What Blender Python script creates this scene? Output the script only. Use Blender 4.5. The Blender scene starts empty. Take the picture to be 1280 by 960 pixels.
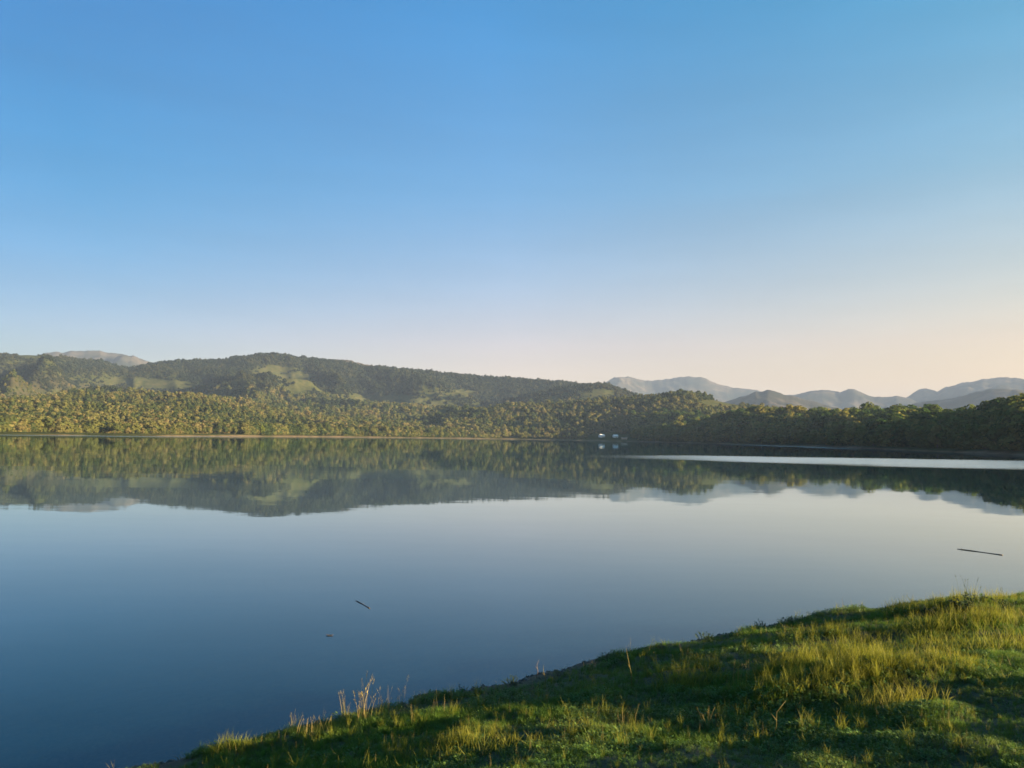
import bpy, math, random
import numpy as np
from mathutils import Matrix, Vector

sc = bpy.context.scene
rng = np.random.default_rng(7)
random.seed(7)

# ------------------------------------------------------------------ camera
F, CX, CY = 950.0, 640.0, 480.0          # focal length and centre, in pixels of a 1280x960 frame
CAM_H = 3.5
cam = bpy.data.cameras.new('camera')
cam_ob = bpy.data.objects.new('camera', cam)
sc.collection.objects.link(cam_ob)
sc.camera = cam_ob
cam.lens = 36 * F / 1280
cam.clip_start = 0.1
cam.clip_end = 60000
cam_ob.matrix_world = (Matrix.Translation((0, 0, CAM_H)) @ Matrix.Rotation(math.radians(93.97), 4, 'X')
                       @ Matrix.Rotation(math.radians(0.945), 4, 'Z'))
CM = np.array(cam_ob.matrix_world)[:3, :3]

# ------------------------------------------------------------------ sky, sun, exposure
SUN_EL, SUN_AZ = 11.0, 107.0               # degrees; azimuth clockwise from the view direction (+Y)
world = bpy.data.worlds.new('World')
sc.world = world
world.use_nodes = True
wt = world.node_tree
bg = wt.nodes['Background']
sky = wt.nodes.new('ShaderNodeTexSky')
sky.sky_type = 'NISHITA'
sky.sun_disc = False
sky.sun_elevation = math.radians(SUN_EL)
sky.sun_rotation = math.radians(SUN_AZ)
sky.air_density, sky.dust_density, sky.ozone_density = 1.0, 1.0, 4.0
tc = wt.nodes.new('ShaderNodeTexCoord')
sep = wt.nodes.new('ShaderNodeSeparateXYZ')
wt.links.new(tc.outputs['Generated'], sep.inputs[0])
ramp = wt.nodes.new('ShaderNodeValToRGB')          # the clear, slightly warm air near the horizon
els = ramp.color_ramp.elements
els[0].position, els[0].color = 0.03, (1.16, 0.49, 0.28, 1)
els[1].position, els[1].color = 0.55, (0.16, 0.66, 0.78, 1)
for p, c in ((0.12, (1.18, 0.56, 0.46, 1)), (0.20, (0.88, 0.60, 0.56, 1)), (0.31, (0.49, 0.63, 0.66, 1)), (0.50, (0.155, 0.66, 0.79, 1))):
    e = els.new(p)
    e.color = c
wt.links.new(sep.outputs['Z'], ramp.inputs[0])
mul = wt.nodes.new('ShaderNodeVectorMath')
mul.operation = 'MULTIPLY'
wt.links.new(sky.outputs[0], mul.inputs[0])
wt.links.new(ramp.outputs[0], mul.inputs[1])
# whiter towards the sun, deeper blue away from it
dot = wt.nodes.new('ShaderNodeVectorMath')
dot.operation = 'DOT_PRODUCT'
wt.links.new(tc.outputs['Generated'], dot.inputs[0])
dot.inputs[1].default_value = (math.sin(math.radians(SUN_AZ)), math.cos(math.radians(SUN_AZ)), 0)
half = wt.nodes.new('ShaderNodeMath')
half.operation = 'MULTIPLY_ADD'
half.inputs[1].default_value = half.inputs[2].default_value = 0.5
wt.links.new(dot.outputs['Value'], half.inputs[0])
def sun_tint(stops):
    rn = wt.nodes.new('ShaderNodeValToRGB')
    q = rn.color_ramp.elements
    q[0].position, q[0].color = stops[0][0], (*stops[0][1], 1)
    q[1].position, q[1].color = stops[-1][0], (*stops[-1][1], 1)
    for p, c in stops[1:-1]:
        q.new(p).color = (*c, 1)
    wt.links.new(half.outputs[0], rn.inputs[0])
    return rn.outputs[0]


high_air = sun_tint([(0.05, (0.05, 0.44, 0.54)), (0.15, (0.065, 0.51, 0.58)), (0.354, (0.78, 0.89, 0.86)), (0.63, (1.28, 1.0, 0.75)), (1.0, (1.2, 0.9, 0.66))])
low_air = sun_tint([(0.05, (0.26, 0.50, 0.64)), (0.11, (0.28, 0.52, 0.68)), (0.354, (0.95, 0.98, 0.91)), (0.646, (1.04, 1.02, 0.66)), (1.0, (1.0, 0.88, 0.58))])
lift = wt.nodes.new('ShaderNodeMapRange')
lift.interpolation_type = 'SMOOTHSTEP'
lift.inputs[1].default_value, lift.inputs[2].default_value = 0.06, 0.36
wt.links.new(sep.outputs['Z'], lift.inputs[0])
blend = wt.nodes.new('ShaderNodeMix')
blend.data_type = 'RGBA'
wt.links.new(lift.outputs[0], blend.inputs['Factor'])
wt.links.new(low_air, blend.inputs['A'])
wt.links.new(high_air, blend.inputs['B'])
mul3 = wt.nodes.new('ShaderNodeVectorMath')
mul3.operation = 'MULTIPLY'
wt.links.new(mul.outputs[0], mul3.inputs[0])
wt.links.new(blend.outputs['Result'], mul3.inputs[1])
# thin streaks of high cloud
mp = wt.nodes.new('ShaderNodeMapping')
mp.inputs['Scale'].default_value = (1.2, 1.2, 9.0)
mp.inputs['Rotation'].default_value = (0.0, 0.10, 0.0)
wt.links.new(tc.outputs['Generated'], mp.inputs[0])
cn = wt.nodes.new('ShaderNodeTexNoise')
cn.inputs['Scale'].default_value = 2.2
cn.inputs['Detail'].default_value = 4
cn.inputs['Roughness'].default_value = 0.55
wt.links.new(mp.outputs[0], cn.inputs['Vector'])
mr = wt.nodes.new('ShaderNodeMapRange')
mr.inputs[1].default_value, mr.inputs[2].default_value = 0.35, 0.72
mr.inputs[3].default_value, mr.inputs[4].default_value = 0.965, 1.05
wt.links.new(cn.outputs[0], mr.inputs[0])
mul2 = wt.nodes.new('ShaderNodeVectorMath')
mul2.operation = 'SCALE'
wt.links.new(mul3.outputs[0], mul2.inputs[0])
wt.links.new(mr.outputs[0], mul2.inputs['Scale'])
wt.links.new(mul2.outputs[0], bg.inputs[0])
bg.inputs[1].default_value = 0.076

sun = bpy.data.lights.new('sun', 'SUN')
sun.energy = 5.0
sun.angle = math.radians(0.6)
sun.color = (1.0, 0.72, 0.40)
sun_ob = bpy.data.objects.new('sun', sun)
sc.collection.objects.link(sun_ob)
_a, _e = math.radians(SUN_AZ), math.radians(SUN_EL)
SUN_DIR = Vector((math.sin(_a) * math.cos(_e), math.cos(_a) * math.cos(_e), math.sin(_e)))
sun_ob.rotation_euler = SUN_DIR.to_track_quat('Z', 'Y').to_euler()
sun_ob.location = (60, 0, 40)

vs = sc.view_settings
vs.view_transform, vs.look, vs.exposure, vs.gamma = 'Standard', 'None', 2.7, 1.0
vs.use_curve_mapping = False
cy = sc.cycles
cy.use_denoising = True
cy.denoiser = 'OPENIMAGEDENOISE'
cy.max_bounces, cy.diffuse_bounces, cy.glossy_bounces = 6, 2, 3
cy.transmission_bounces, cy.volume_bounces, cy.transparent_max_bounces = 3, 0, 8
cy.use_adaptive_sampling = False
cy.filter_width = 1.6
cy.sample_clamp_indirect = 4.0
cy.caustics_reflective = cy.caustics_refractive = False


# ------------------------------------------------------------------ geometry of the view
def ray(px, py):
    """horizontal azimuth and tangent of the elevation of a pixel of the photograph"""
    v = np.stack([(np.asarray(px, float) - CX) / F, -(np.asarray(py, float) - CY) / F, -np.ones_like(np.asarray(px, float))])
    w = CM @ v
    return np.arctan2(w[0], w[1]), w[2] / np.hypot(w[0], w[1])


def ground(px, py, z=0.0):
    a, t = ray(px, py)
    r = (z - CAM_H) / t
    return float(r * math.sin(a)), float(r * math.cos(a)), z


def project(x, y, z):
    v = np.stack([x, y, z - CAM_H])
    w = CM.T @ v
    return CX + F * w[0] / -w[2], CY - F * w[1] / -w[2]


def az_of(px):
    return np.arctan((np.asarray(px, float) - CX) / F)


# ------------------------------------------------------------------ noise
def _hash(i, j, s):
    n = (i.astype(np.int64) * 374761393 + j.astype(np.int64) * 668265263 + s * 1442695041) & 0x7fffffff
    n = ((n ^ (n >> 13)) * 1274126177) & 0x7fffffff
    return ((n ^ (n >> 16)) & 0xffff) / 65535.0


def vnoise(x, y, s=0):
    i, j = np.floor(x), np.floor(y)
    u, v = x - i, y - j
    u, v = u * u * u * (u * (u * 6 - 15) + 10), v * v * v * (v * (v * 6 - 15) + 10)
    a, b = _hash(i, j, s), _hash(i + 1, j, s)
    c, d = _hash(i, j + 1, s), _hash(i + 1, j + 1, s)
    return (a + (b - a) * u) * (1 - v) + (c + (d - c) * u) * v


def fbm(x, y, octs=4, s=0, gain=0.5, ridged=False):
    t, amp, tot = 0, 1.0, 0.0
    x, y = np.asarray(x, float), np.asarray(y, float)
    for o in range(octs):
        n = vnoise(x, y, s + o * 17)
        if ridged:
            n = 1 - np.abs(2 * n - 1)
        t = t + amp * n
        tot += amp
        amp *= gain
        x, y = x * 2.03 + 13.7, y * 2.03 + 5.1
    return t / tot


def sstep(a, b, x):
    t = np.clip((x - a) / (b - a), 0, 1)
    return t * t * (3 - 2 * t)


# ------------------------------------------------------------------ object helpers
def link(o, parent=None):
    sc.collection.objects.link(o)
    if parent is not None:
        o.parent = parent
    return o


def tag(o, label=None, cat=None, group=None, kind=None):
    for k, v in (('label', label), ('category', cat), ('group', group), ('kind', kind)):
        if v:
            o[k] = v
    return o


def empty(name, loc, rz=0.0):
    o = bpy.data.objects.new(name, None)
    o.empty_display_size = 0.2
    o.location = loc
    o.rotation_euler = (0, 0, rz)
    return link(o)


def np_mesh(name, verts, faces, mats, smooth=False, attrs=None, mat_index=None):
    """faces: an (n,k) array of vertex indices"""
    me = bpy.data.meshes.new(name)
    verts = np.asarray(verts, np.float32)
    faces = np.asarray(faces, np.int32)
    n, k = faces.shape
    me.vertices.add(len(verts))
    me.vertices.foreach_set('co', verts.ravel())
    me.loops.add(n * k)
    me.loops.foreach_set('vertex_index', faces.ravel())
    me.polygons.add(n)
    me.polygons.foreach_set('loop_start', np.arange(0, n * k, k, dtype=np.int32))
    for m in (mats if isinstance(mats, (list, tuple)) else [mats]):
        me.materials.append(m)
    if mat_index is not None:
        me.polygons.foreach_set('material_index', np.asarray(mat_index, np.int32))
    me.update(calc_edges=True)
    me.validate()
    if smooth:
        me.polygons.foreach_set('use_smooth', np.ones(len(me.polygons), bool))
    for an, (typ, arr) in (attrs or {}).items():
        at = me.attributes.new(an, typ, 'POINT')
        arr = np.asarray(arr)
        if typ == 'FLOAT_VECTOR':
            at.data.foreach_set('vector', arr.astype(np.float32).ravel())
        else:
            at.data.foreach_set('value', arr.astype(np.int32 if typ == 'INT' else np.float32))
    return me


def grid_faces(nr, nc):
    i = np.arange(nr - 1)[:, None] * nc + np.arange(nc - 1)[None, :]
    return np.stack([i, i + 1, i + nc + 1, i + nc], -1).reshape(-1, 4)


# ------------------------------------------------------------------ materials
def new_mat(name):
    m = bpy.data.materials.new(name)
    m.use_nodes = True
    nt = m.node_tree
    nt.nodes.clear()
    out = nt.nodes.new('ShaderNodeOutputMaterial')
    return m, nt, out


def N(nt, typ, **kw):
    n = nt.nodes.new(typ)
    for k, v in kw.items():
        setattr(n, k, v)
    return n


def noise_node(nt, scale, detail=3, vec=None, rough=0.5):
    n = N(nt, 'ShaderNodeTexNoise')
    n.inputs['Scale'].default_value = scale
    n.inputs['Detail'].default_value = detail
    n.inputs['Roughness'].default_value = rough
    if vec is not None:
        nt.links.new(vec, n.inputs['Vector'])
    return n


def ramp_node(nt, fac, stops):
    r = N(nt, 'ShaderNodeValToRGB')
    e = r.color_ramp.elements
    e[0].position, e[0].color = stops[0][0], (*stops[0][1], 1)
    e[1].position, e[1].color = stops[-1][0], (*stops[-1][1], 1)
    for p, c in stops[1:-1]:
        q = e.new(p)
        q.color = (*c, 1)
    nt.links.new(fac, r.inputs[0])
    return r


def mix_col(nt, fac, a, b, mode='MIX'):
    m = N(nt, 'ShaderNodeMix', data_type='RGBA', blend_type=mode)
    for s, v in ((m.inputs['Factor'], fac), (m.inputs['A'], a), (m.inputs['B'], b)):
        if hasattr(v, 'is_output'):
            nt.links.new(v, s)
        elif isinstance(v, (int, float)):
            s.default_value = v
        else:
            s.default_value = (*v, 1)
    return m.outputs['Result']


def foliage_mat(name, cols, trans=0.25, pos_scale=0.02, leaf_scale=1.2, leaf_var=0.3, tree_var=0.55):
    m, nt, out = new_mat(name)
    oi = N(nt, 'ShaderNodeObjectInfo')
    ge = N(nt, 'ShaderNodeNewGeometry')
    n1 = noise_node(nt, pos_scale, 3, ge.outputs['Position'])
    n2 = noise_node(nt, leaf_scale, 2, ge.outputs['Position'])
    a = N(nt, 'ShaderNodeMath', operation='MULTIPLY_ADD')
    nt.links.new(oi.outputs['Random'], a.inputs[0])
    a.inputs[1].default_value = tree_var
    b = N(nt, 'ShaderNodeMath', operation='MULTIPLY_ADD')
    nt.links.new(n1.outputs[0], b.inputs[0])
    b.inputs[1].default_value = 1.1
    b.inputs[2].default_value = -0.40
    nt.links.new(b.outputs[0], a.inputs[2])
    r = ramp_node(nt, a.outputs[0], cols)
    hs = N(nt, 'ShaderNodeHueSaturation')
    mr_ = N(nt, 'ShaderNodeMapRange')
    nt.links.new(n2.outputs[0], mr_.inputs[0])
    mr_.inputs[1].default_value, mr_.inputs[2].default_value = 0.3, 0.7
    mr_.inputs[3].default_value, mr_.inputs[4].default_value = 1 - leaf_var, 1 + leaf_var
    nt.links.new(mr_.outputs[0], hs.inputs['Value'])
    nt.links.new(r.outputs[0], hs.inputs['Color'])
    d = N(nt, 'ShaderNodeBsdfDiffuse')
    t = N(nt, 'ShaderNodeBsdfTranslucent')
    nt.links.new(hs.outputs[0], d.inputs[0])
    nt.links.new(hs.outputs[0], t.inputs[0])
    mx = N(nt, 'ShaderNodeMixShader')
    mx.inputs[0].default_value = trans
    nt.links.new(d.outputs[0], mx.inputs[1])
    nt.links.new(t.outputs[0], mx.inputs[2])
    nt.links.new(mx.outputs[0], out.inputs[0])
    return m


WOOD_COLS = [(0.05, (0.026, 0.046, 0.018)), (0.3, (0.052, 0.074, 0.026)), (0.5, (0.105, 0.116, 0.036)),
             (0.7, (0.138, 0.130, 0.052)), (0.95, (0.160, 0.135, 0.068))]
HEAD_COLS = [(0.05, (0.022, 0.048, 0.014)), (0.3, (0.042, 0.082, 0.020)), (0.6, (0.090, 0.122, 0.028)), (0.95, (0.175, 0.165, 0.042))]
M_LEAF = foliage_mat('headland_leaves', HEAD_COLS, 0.4, 0.015, 0.5, 0.25, 0.85)
M_LEAF_LIME = foliage_mat('bright_tree_leaves', [(0.0, (0.09, 0.125, 0.022)), (1.0, (0.12, 0.14, 0.03))], 0.3)
M_RIDGE_SHADED = foliage_mat('ridge_forest_leaves_shaded', [(0.1, (0.012, 0.022, 0.014)), (0.5, (0.024, 0.034, 0.020)), (0.9, (0.055, 0.058, 0.030))], 0.15, 0.006, 0.25, 0.15)  # forest leaves darkened: the ridge's shade is put into their colour
M_FOREST = foliage_mat('forest_leaves', WOOD_COLS, 0.35, 0.006, 0.25, 0.12)
M_SHORE = foliage_mat('shore_tree_leaves', WOOD_COLS, 0.35, 0.012, 0.5, 0.2)


def simple_mat(name, cols, scale, rough=0.9, detail=4, bump=0.0, obj_space=False):
    m, nt, out = new_mat(name)
    if obj_space:
        v = N(nt, 'ShaderNodeTexCoord').outputs['Object']
    else:
        v = N(nt, 'ShaderNodeNewGeometry').outputs['Position']
    n = noise_node(nt, scale, detail, v)
    r = ramp_node(nt, n.outputs[0], cols)
    p = N(nt, 'ShaderNodeBsdfPrincipled')
    p.inputs['Roughness'].default_value = rough
    nt.links.new(r.outputs[0], p.inputs['Base Color'])
    if bump:
        b = N(nt, 'ShaderNodeBump')
        b.inputs['Strength'].default_value = bump
        nt.links.new(n.outputs[0], b.inputs['Height'])
        nt.links.new(b.outputs[0], p.inputs['Normal'])
    nt.links.new(p.outputs[0], out.inputs[0])
    return m


M_BARK = simple_mat('bark', [(0.3, (0.05, 0.036, 0.025)), (0.7, (0.13, 0.10, 0.075))], 3, bump=0.4, obj_space=True)
M_WHITE = simple_mat('white_render', [(0.3, (0.70, 0.70, 0.68)), (0.7, (0.80, 0.80, 0.79))], 0.8, 0.8)
M_ROOF = simple_mat('pale_metal_roof', [(0.3, (0.62, 0.66, 0.70)), (0.7, (0.74, 0.77, 0.80))], 0.6, 0.5)
M_ROOF2 = simple_mat('blue_grey_roof', [(0.3, (0.42, 0.50, 0.60)), (0.7, (0.55, 0.62, 0.70))], 0.6, 0.5)
M_GLASS = simple_mat('window_glass', [(0.3, (0.02, 0.025, 0.03)), (0.7, (0.04, 0.05, 0.06))], 0.6, 0.1)
M_TIMBER = simple_mat('timber', [(0.3, (0.10, 0.07, 0.045)), (0.7, (0.20, 0.15, 0.10))], 2.0)
M_DRIFT = simple_mat('wet_driftwood', [(0.3, (0.018, 0.014, 0.010)), (0.7, (0.055, 0.042, 0.030))], 14, 0.6, bump=0.3)

# hillside ground: forest floor, meadow, heath, shore mud (attributes say which grows where)
M_HILL, nt, out = new_mat('hillside')
ge = N(nt, 'ShaderNodeNewGeometry')
n1 = noise_node(nt, 0.01, 4, ge.outputs['Position'])
n2 = noise_node(nt, 0.09, 5, ge.outputs['Position'], 0.65)
floor_c = ramp_node(nt, n2.outputs[0], [(0.3, (0.018, 0.028, 0.010)), (0.7, (0.055, 0.062, 0.022))]).outputs[0]
mead_c = ramp_node(nt, n2.outputs[0], [(0.3, (0.026, 0.040, 0.015)), (0.5, (0.052, 0.060, 0.024)), (0.7, (0.085, 0.080, 0.036))]).outputs[0]
heath_c = ramp_node(nt, n2.outputs[0], [(0.3, (0.024, 0.030, 0.016)), (0.7, (0.050, 0.044, 0.026))]).outputs[0]
mud_c = ramp_node(nt, n2.outputs[0], [(0.3, (0.10, 0.078, 0.048)), (0.7, (0.22, 0.165, 0.105))]).outputs[0]
col = floor_c
for an, c in (('meadow', mead_c), ('heath', heath_c), ('mud', mud_c)):
    at = N(nt, 'ShaderNodeAttribute', attribute_name=an)
    col = mix_col(nt, at.outputs['Fac'], col, c)
d = N(nt, 'ShaderNodeBsdfDiffuse')
nt.links.new(col, d.inputs[0])
nt.links.new(d.outputs[0], out.inputs[0])

M_MOUNT, nt, out = new_mat('mountain_ground')
ge = N(nt, 'ShaderNodeNewGeometry')
n2 = noise_node(nt, 0.006, 7, ge.outputs['Position'], 0.65)
c = ramp_node(nt, n2.outputs[0], [(0.35, (0.014, 0.020, 0.016)), (0.5, (0.032, 0.033, 0.026)), (0.66, (0.085, 0.074, 0.062))]).outputs[0]
d = N(nt, 'ShaderNodeBsdfDiffuse')
nt.links.new(c, d.inputs[0])
nt.links.new(d.outputs[0], out.inputs[0])

# ------------------------------------------------------------------ the land across the lake: one polar height field
SH_PX = [-900, -400, 0, 200, 300, 400, 560, 640, 720, 760, 800, 880, 960, 1060, 1150, 1280, 1500, 1800, 2400]
SH_R = [420, 460, 511, 540, 655, 800, 985, 1060, 1010, 985, 955, 800, 660, 520, 405, 313, 235, 190, 165]


def shore_r(a):
    px = CX + F * np.tan(a)
    s = np.interp(px, SH_PX, SH_R)
    return s * (1 + 0.012 * (fbm(px / 30.0, px * 0 + 3.3, 3, 5) - 0.5) * 2)


def crest(points, D, lower=0.0, fall=False):
    """silhouette pixels at distance D -> function azimuth -> ground height"""
    P = np.array(points, float)
    if fall:
        P = np.concatenate([[(P[0, 0] - 160, 575)], P, [(P[-1, 0] + 160, 575)]])
    a, t = ray(P[:, 0], P[:, 1])
    dd = np.broadcast_to(np.asarray(D, float), a.shape)
    z = CAM_H + dd * t - lower
    return lambda q: np.interp(q, a, z)


RIDGE = crest([(-700, 452), (-300, 436), (-120, 446), (0, 440), (35, 439), (70, 441), (100, 446), (128, 447), (148, 454), (162, 458), (180, 453), (200, 449),
               (240, 447), (280, 446), (310, 442), (330, 440), (345, 440), (370, 443), (400, 448), (450, 455), (500, 460), (535, 462), (560, 465),
               (600, 469), (640, 471), (700, 475), (730, 479), (760, 486), (785, 495), (830, 512), (900, 528), (1000, 548), (1100, 556)], 2300, 7)
KNOLL = crest([(560, 530), (620, 505), (660, 492), (700, 484), (730, 479), (755, 478), (775, 484), (800, 494), (830, 502), (870, 520), (920, 545)], 1950, 7)
MOUND = crest([(440, 548), (520, 536), (560, 519), (600, 511), (640, 506), (700, 503), (760, 499), (800, 493), (825, 491), (850, 490), (875, 493), (900, 499),
               (930, 506), (960, 511), (1000, 520), (1060, 540)], 1400, 5)
HEAD = crest([(740, 552), (780, 549), (800, 541), (840, 532), (880, 523), (920, 516), (950, 512), (1000, 511), (1040, 509), (1080, 508), (1120, 511), (1160, 514),
              (1190, 517), (1205, 514), (1220, 509), (1245, 503), (1280, 497), (1350, 496), (1500, 512), (1800, 540), (2400, 560)],
             [1050, 1030, 1010, 960, 890, 830, 790, 750, 700, 660, 610, 560, 520, 500, 480, 450, 420, 380, 310, 270, 250], 11.5)
HEAD_D = lambda px: np.interp(px, [740, 780, 800, 840, 880, 920, 950, 1000, 1040, 1080, 1120, 1160, 1190, 1205, 1220, 1245, 1280, 1350, 1500, 1800, 2400],
                              [1050, 1030, 1010, 960, 890, 830, 790, 750, 700, 660, 610, 560, 520, 500, 480, 450, 420, 380, 310, 270, 250])
FAR = [  # distance, silhouette
    (7600, [(-200, 470), (30, 450), (60, 441), (100, 438), (125, 439), (140, 440), (165, 445), (190, 452), (240, 470), (300, 490)]),
    (3900, [(340, 470), (390, 452), (415, 448), (440, 450), (470, 458), (520, 480)]),
    (9500, [(690, 510), (735, 490), (755, 479), (768, 472), (785, 471), (797, 474), (815, 475), (832, 473), (850, 471), (872, 470), (884, 473), (897, 480), (930, 486),
            (945, 487), (965, 491), (1000, 499), (1080, 508)]),
    (8000, [(880, 512), (935, 501), (980, 494), (1000, 492), (1015, 488), (1028, 487), (1043, 488), (1050, 490), (1060, 486), (1068, 486), (1078, 490), (1090, 495),
            (1105, 496), (1118, 495), (1132, 497), (1150, 503), (1200, 520)]),
    (9000, [(1080, 512), (1128, 499), (1140, 492), (1150, 486), (1158, 485), (1168, 488), (1172, 490), (1180, 485), (1200, 480), (1225, 475), (1240, 472), (1258, 471),
            (1280, 474), (1340, 470), (1420, 480), (1600, 500)]),
    (5200, [(840, 524), (890, 507), (925, 496), (945, 490), (962, 488), (978, 492), (1000, 498), (1040, 508), (1090, 520)]),
    (5600, [(1070, 524), (1120, 508), (1150, 503), (1190, 497), (1225, 489), (1245, 486), (1270, 487), (1290, 490), (1400, 486), (1600, 500)]),
]
FAR = [(D * 0.65, crest(p, D * 0.65, 0.0, True)) for D, p in FAR]


def terrain(a, r):
    a, r = np.broadcast_arrays(a, r)
    px = CX + F * np.tan(a)
    x, y = r * np.sin(a), r * np.cos(a)
    S = shore_r(a)
    t = r - S
    z = np.clip(t * 0.11, -2.5, 1.6) + np.clip(t - 14, 0, 400) * 0.018
    n_mid = fbm(x / 260, y / 260, 4, 11)
    n_big = fbm(x / 620 + 4.2, y / 620, 3, 23)
    rid = fbm((x * 0.9 + y * 0.45) / 330, (y - 0.4 * x) / 900, 4, 31, ridged=True)
    left = 1 - sstep(560, 760, px)
    foot = 62 * sstep(30, 900, t) * (0.35 + 1.15 * n_big) + 26 * (n_mid - 0.5) * sstep(60, 350, t)
    z = np.where(t > 0, np.minimum(z + foot * left, 1.5 + (0.022 + 0.036 * fbm(px / 110, r / 400, 3, 19)) * np.maximum(r - 120, 0)), z)
    # main ridge with spurs
    k = np.clip((r - 1050) / (2300 - 1050), 0, 1.0)
    front = 0.35 * k + 0.65 * k ** 2.6
    back = 1 - sstep(2300, 3600, r) * 0.9
    amp = np.sin(np.pi * np.clip(k, 0, 1)) * (r < 2300)
    z1 = RIDGE(a) * front * back + amp * np.clip(RIDGE(a) / 150, 0, 1.2) * (200 * (rid - 0.66) + 40 * (n_mid - 0.5))
    z1 = np.minimum(z1, RIDGE(a) * 0.985 * np.clip(r, 0, 2335) / 2300)
    z = np.where(r > 1050, np.maximum(z, z1), z)
    k = np.clip((r - 1450) / 500, 0, 1)
    z2 = KNOLL(a) * sstep(0, 1, k) * (1 - sstep(1950, 2500, r)) + 22 * (n_mid - 0.5) * np.sin(np.pi * k)
    z = np.where((px > 520) & (px < 940) & (r > 1450), np.maximum(z, z2), z)
    k = np.clip((r - np.maximum(S + 20, 850)) / (1400 - np.maximum(S + 20, 850)), 0, 1)
    z3 = MOUND(a) * sstep(-0.08, 1, k) * (1 - sstep(1400, 1900, r)) + 20 * (n_mid - 0.5) * np.sin(np.pi * k)
    z = np.maximum(z, np.where((px > 440) & (px < 1060) & (k > 0), z3, -9))
    z = z + 3.6 * np.exp(-((px - 762) / 32) ** 2 - ((r - 1012) / 22) ** 2)
    hd = HEAD_D(px)
    k = np.clip((r - S - 14) / np.maximum(hd - S - 14, 20), 0, 1)
    z4 = HEAD(a) * (k ** 0.8) * (1 - sstep(0, 1, (r - hd) / 330.0)) + 5 * (n_mid - 0.5) * np.sin(np.pi * k)
    z = np.where((px > 745) & (t > 14), np.maximum(z, z4), z)
    return z


def far_terrain(a, r):
    a, r = np.broadcast_arrays(a, r)
    x, y = r * np.sin(a), r * np.cos(a)
    rid = fbm((x + 0.3 * y) / 600, (y - 0.3 * x) / 1300, 6, 71, 0.55, ridged=True)
    z = np.full(a.shape, -5.0) + 40 * fbm(x / 900, y / 900, 3, 3)
    for i, (D, cr) in enumerate(FAR):
        w = D * 0.26
        c = np.maximum(cr(a), -5) * (1 + 0.05 * (fbm(a * 110 + 7 * i, a * 0 + i, 4, 83, 0.6) - 0.5))
        k = np.clip((r - (D - w)) / w, 0, 1)
        zz = c * k ** 0.9 * (1 - 0.9 * sstep(D, D + w, r))
        zz = zz + c * 0.85 * (rid - 0.64) * np.sin(np.pi * k) * (r < D)
        z = np.maximum(z, np.minimum(zz, c * np.clip(r, 0, D) / D))
    return z


CLEAR = [  # meadows and heaths seen on the slopes: pixel centre, half size, kind
    (40, 478, 62, 9, 'heath'), (100, 484, 40, 5, 'heath'), (160, 477, 46, 5.5, 'meadow'), (215, 481, 52, 5.5, 'meadow'), (345, 464, 26, 6.5, 'meadow'),
    (372, 472, 26, 8, 'meadow'), (474, 500, 44, 7, 'meadow'), (500, 497, 20, 3, 'meadow'), (546, 507.5, 14, 1.8, 'meadow'),
    (745, 492, 30, 7, 'meadow'), (575, 492, 26, 5, 'meadow'), (905, 505, 30, 6, 'meadow'), (765, 548, 34, 6, 'open'), (20, 492, 30, 4, 'heath'), (366, 542.5, 22, 2.6, 'heath')]


def cover(x, y, z, with_open=False):
    px, py = project(x, y, z)
    w = 1.5 * (fbm(x / 70, y / 70, 4, 91, 0.6) - 0.5)
    m, h, o = np.zeros_like(px), np.zeros_like(px), np.zeros_like(px)
    for cx_, cy_, rx, ry, kind in CLEAR:
        v = sstep(1.25, 0.75, np.hypot((px - cx_) / rx, (py - cy_) / ry) + w)
        if kind == 'meadow':
            m = np.maximum(m, v)
        elif kind == 'heath':
            h = np.maximum(h, v * 0.9)
        else:
            o = np.maximum(o, v)
    # small glades and scrubby pasture scattered through the lower woods
    rr = np.hypot(x, y) - shore_r(np.arctan2(x, y))
    gl_ = sstep(0.57, 0.66, fbm(x / 95, y / 120, 3, 97)) * sstep(50, 130, rr) * sstep(1150, 800, rr) * sstep(900, 800, px)
    m = np.maximum(m, gl_ * 0.85)
    return (m, h, o) if with_open else (m, h)


def polar_sheet(name, a0, a1, na, rs, fn, mat, with_cover):
    a = np.linspace(a0, a1, na)
    A, R = np.meshgrid(a, rs)
    Z = fn(A, R)
    X, Y = R * np.sin(A), R * np.cos(A)
    V = np.stack([X, Y, Z], -1).reshape(-1, 3)
    at = {}
    if with_cover:
        m, h = cover(X.ravel(), Y.ravel(), Z.ravel())
        t = (R - shore_r(A)).ravel()
        mud = sstep(15, 3, t + 26 * (fbm(V[:, 0] / 48, V[:, 1] / 48, 3, 7) - 0.35)) * 0.95
        at = {'meadow': ('FLOAT', m), 'heath': ('FLOAT', h), 'mud': ('FLOAT', mud)}
    o = link(bpy.data.objects.new(name, np_mesh(name, V, grid_faces(len(rs), na), mat, True, at)))
    tag(o, kind='structure')
    return o


A0, A1 = math.radians(-58), math.radians(60)
rs = np.concatenate([np.geomspace(150, 1100, 210), np.geomspace(1100, 3600, 170)[1:]])
polar_sheet('hills', A0, A1, 820, rs, terrain, M_HILL, True)
polar_sheet('mountains', A0, A1, 900, np.geomspace(2400, 9500, 230), far_terrain, M_MOUNT, False)

# ------------------------------------------------------------------ the near bank and the lake bed under it
SP = np.array([ground(px + 8, py + 9)[:2] for px, py in ((180, 962), (330, 915), (480, 884), (600, 858), (700, 832), (800, 808), (900, 788), (1000, 768), (1130, 752), (1280, 741))])
_d = (SP[-1] - SP[0]) / np.linalg.norm(SP[-1] - SP[0])
SHORE_DIR = _d
SHORE_NRM = np.array([-_d[1], _d[0]])          # towards the lake
SP_S = (SP - SP[0]) @ SHORE_DIR
SP_O = (SP - SP[0]) @ SHORE_NRM


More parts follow.
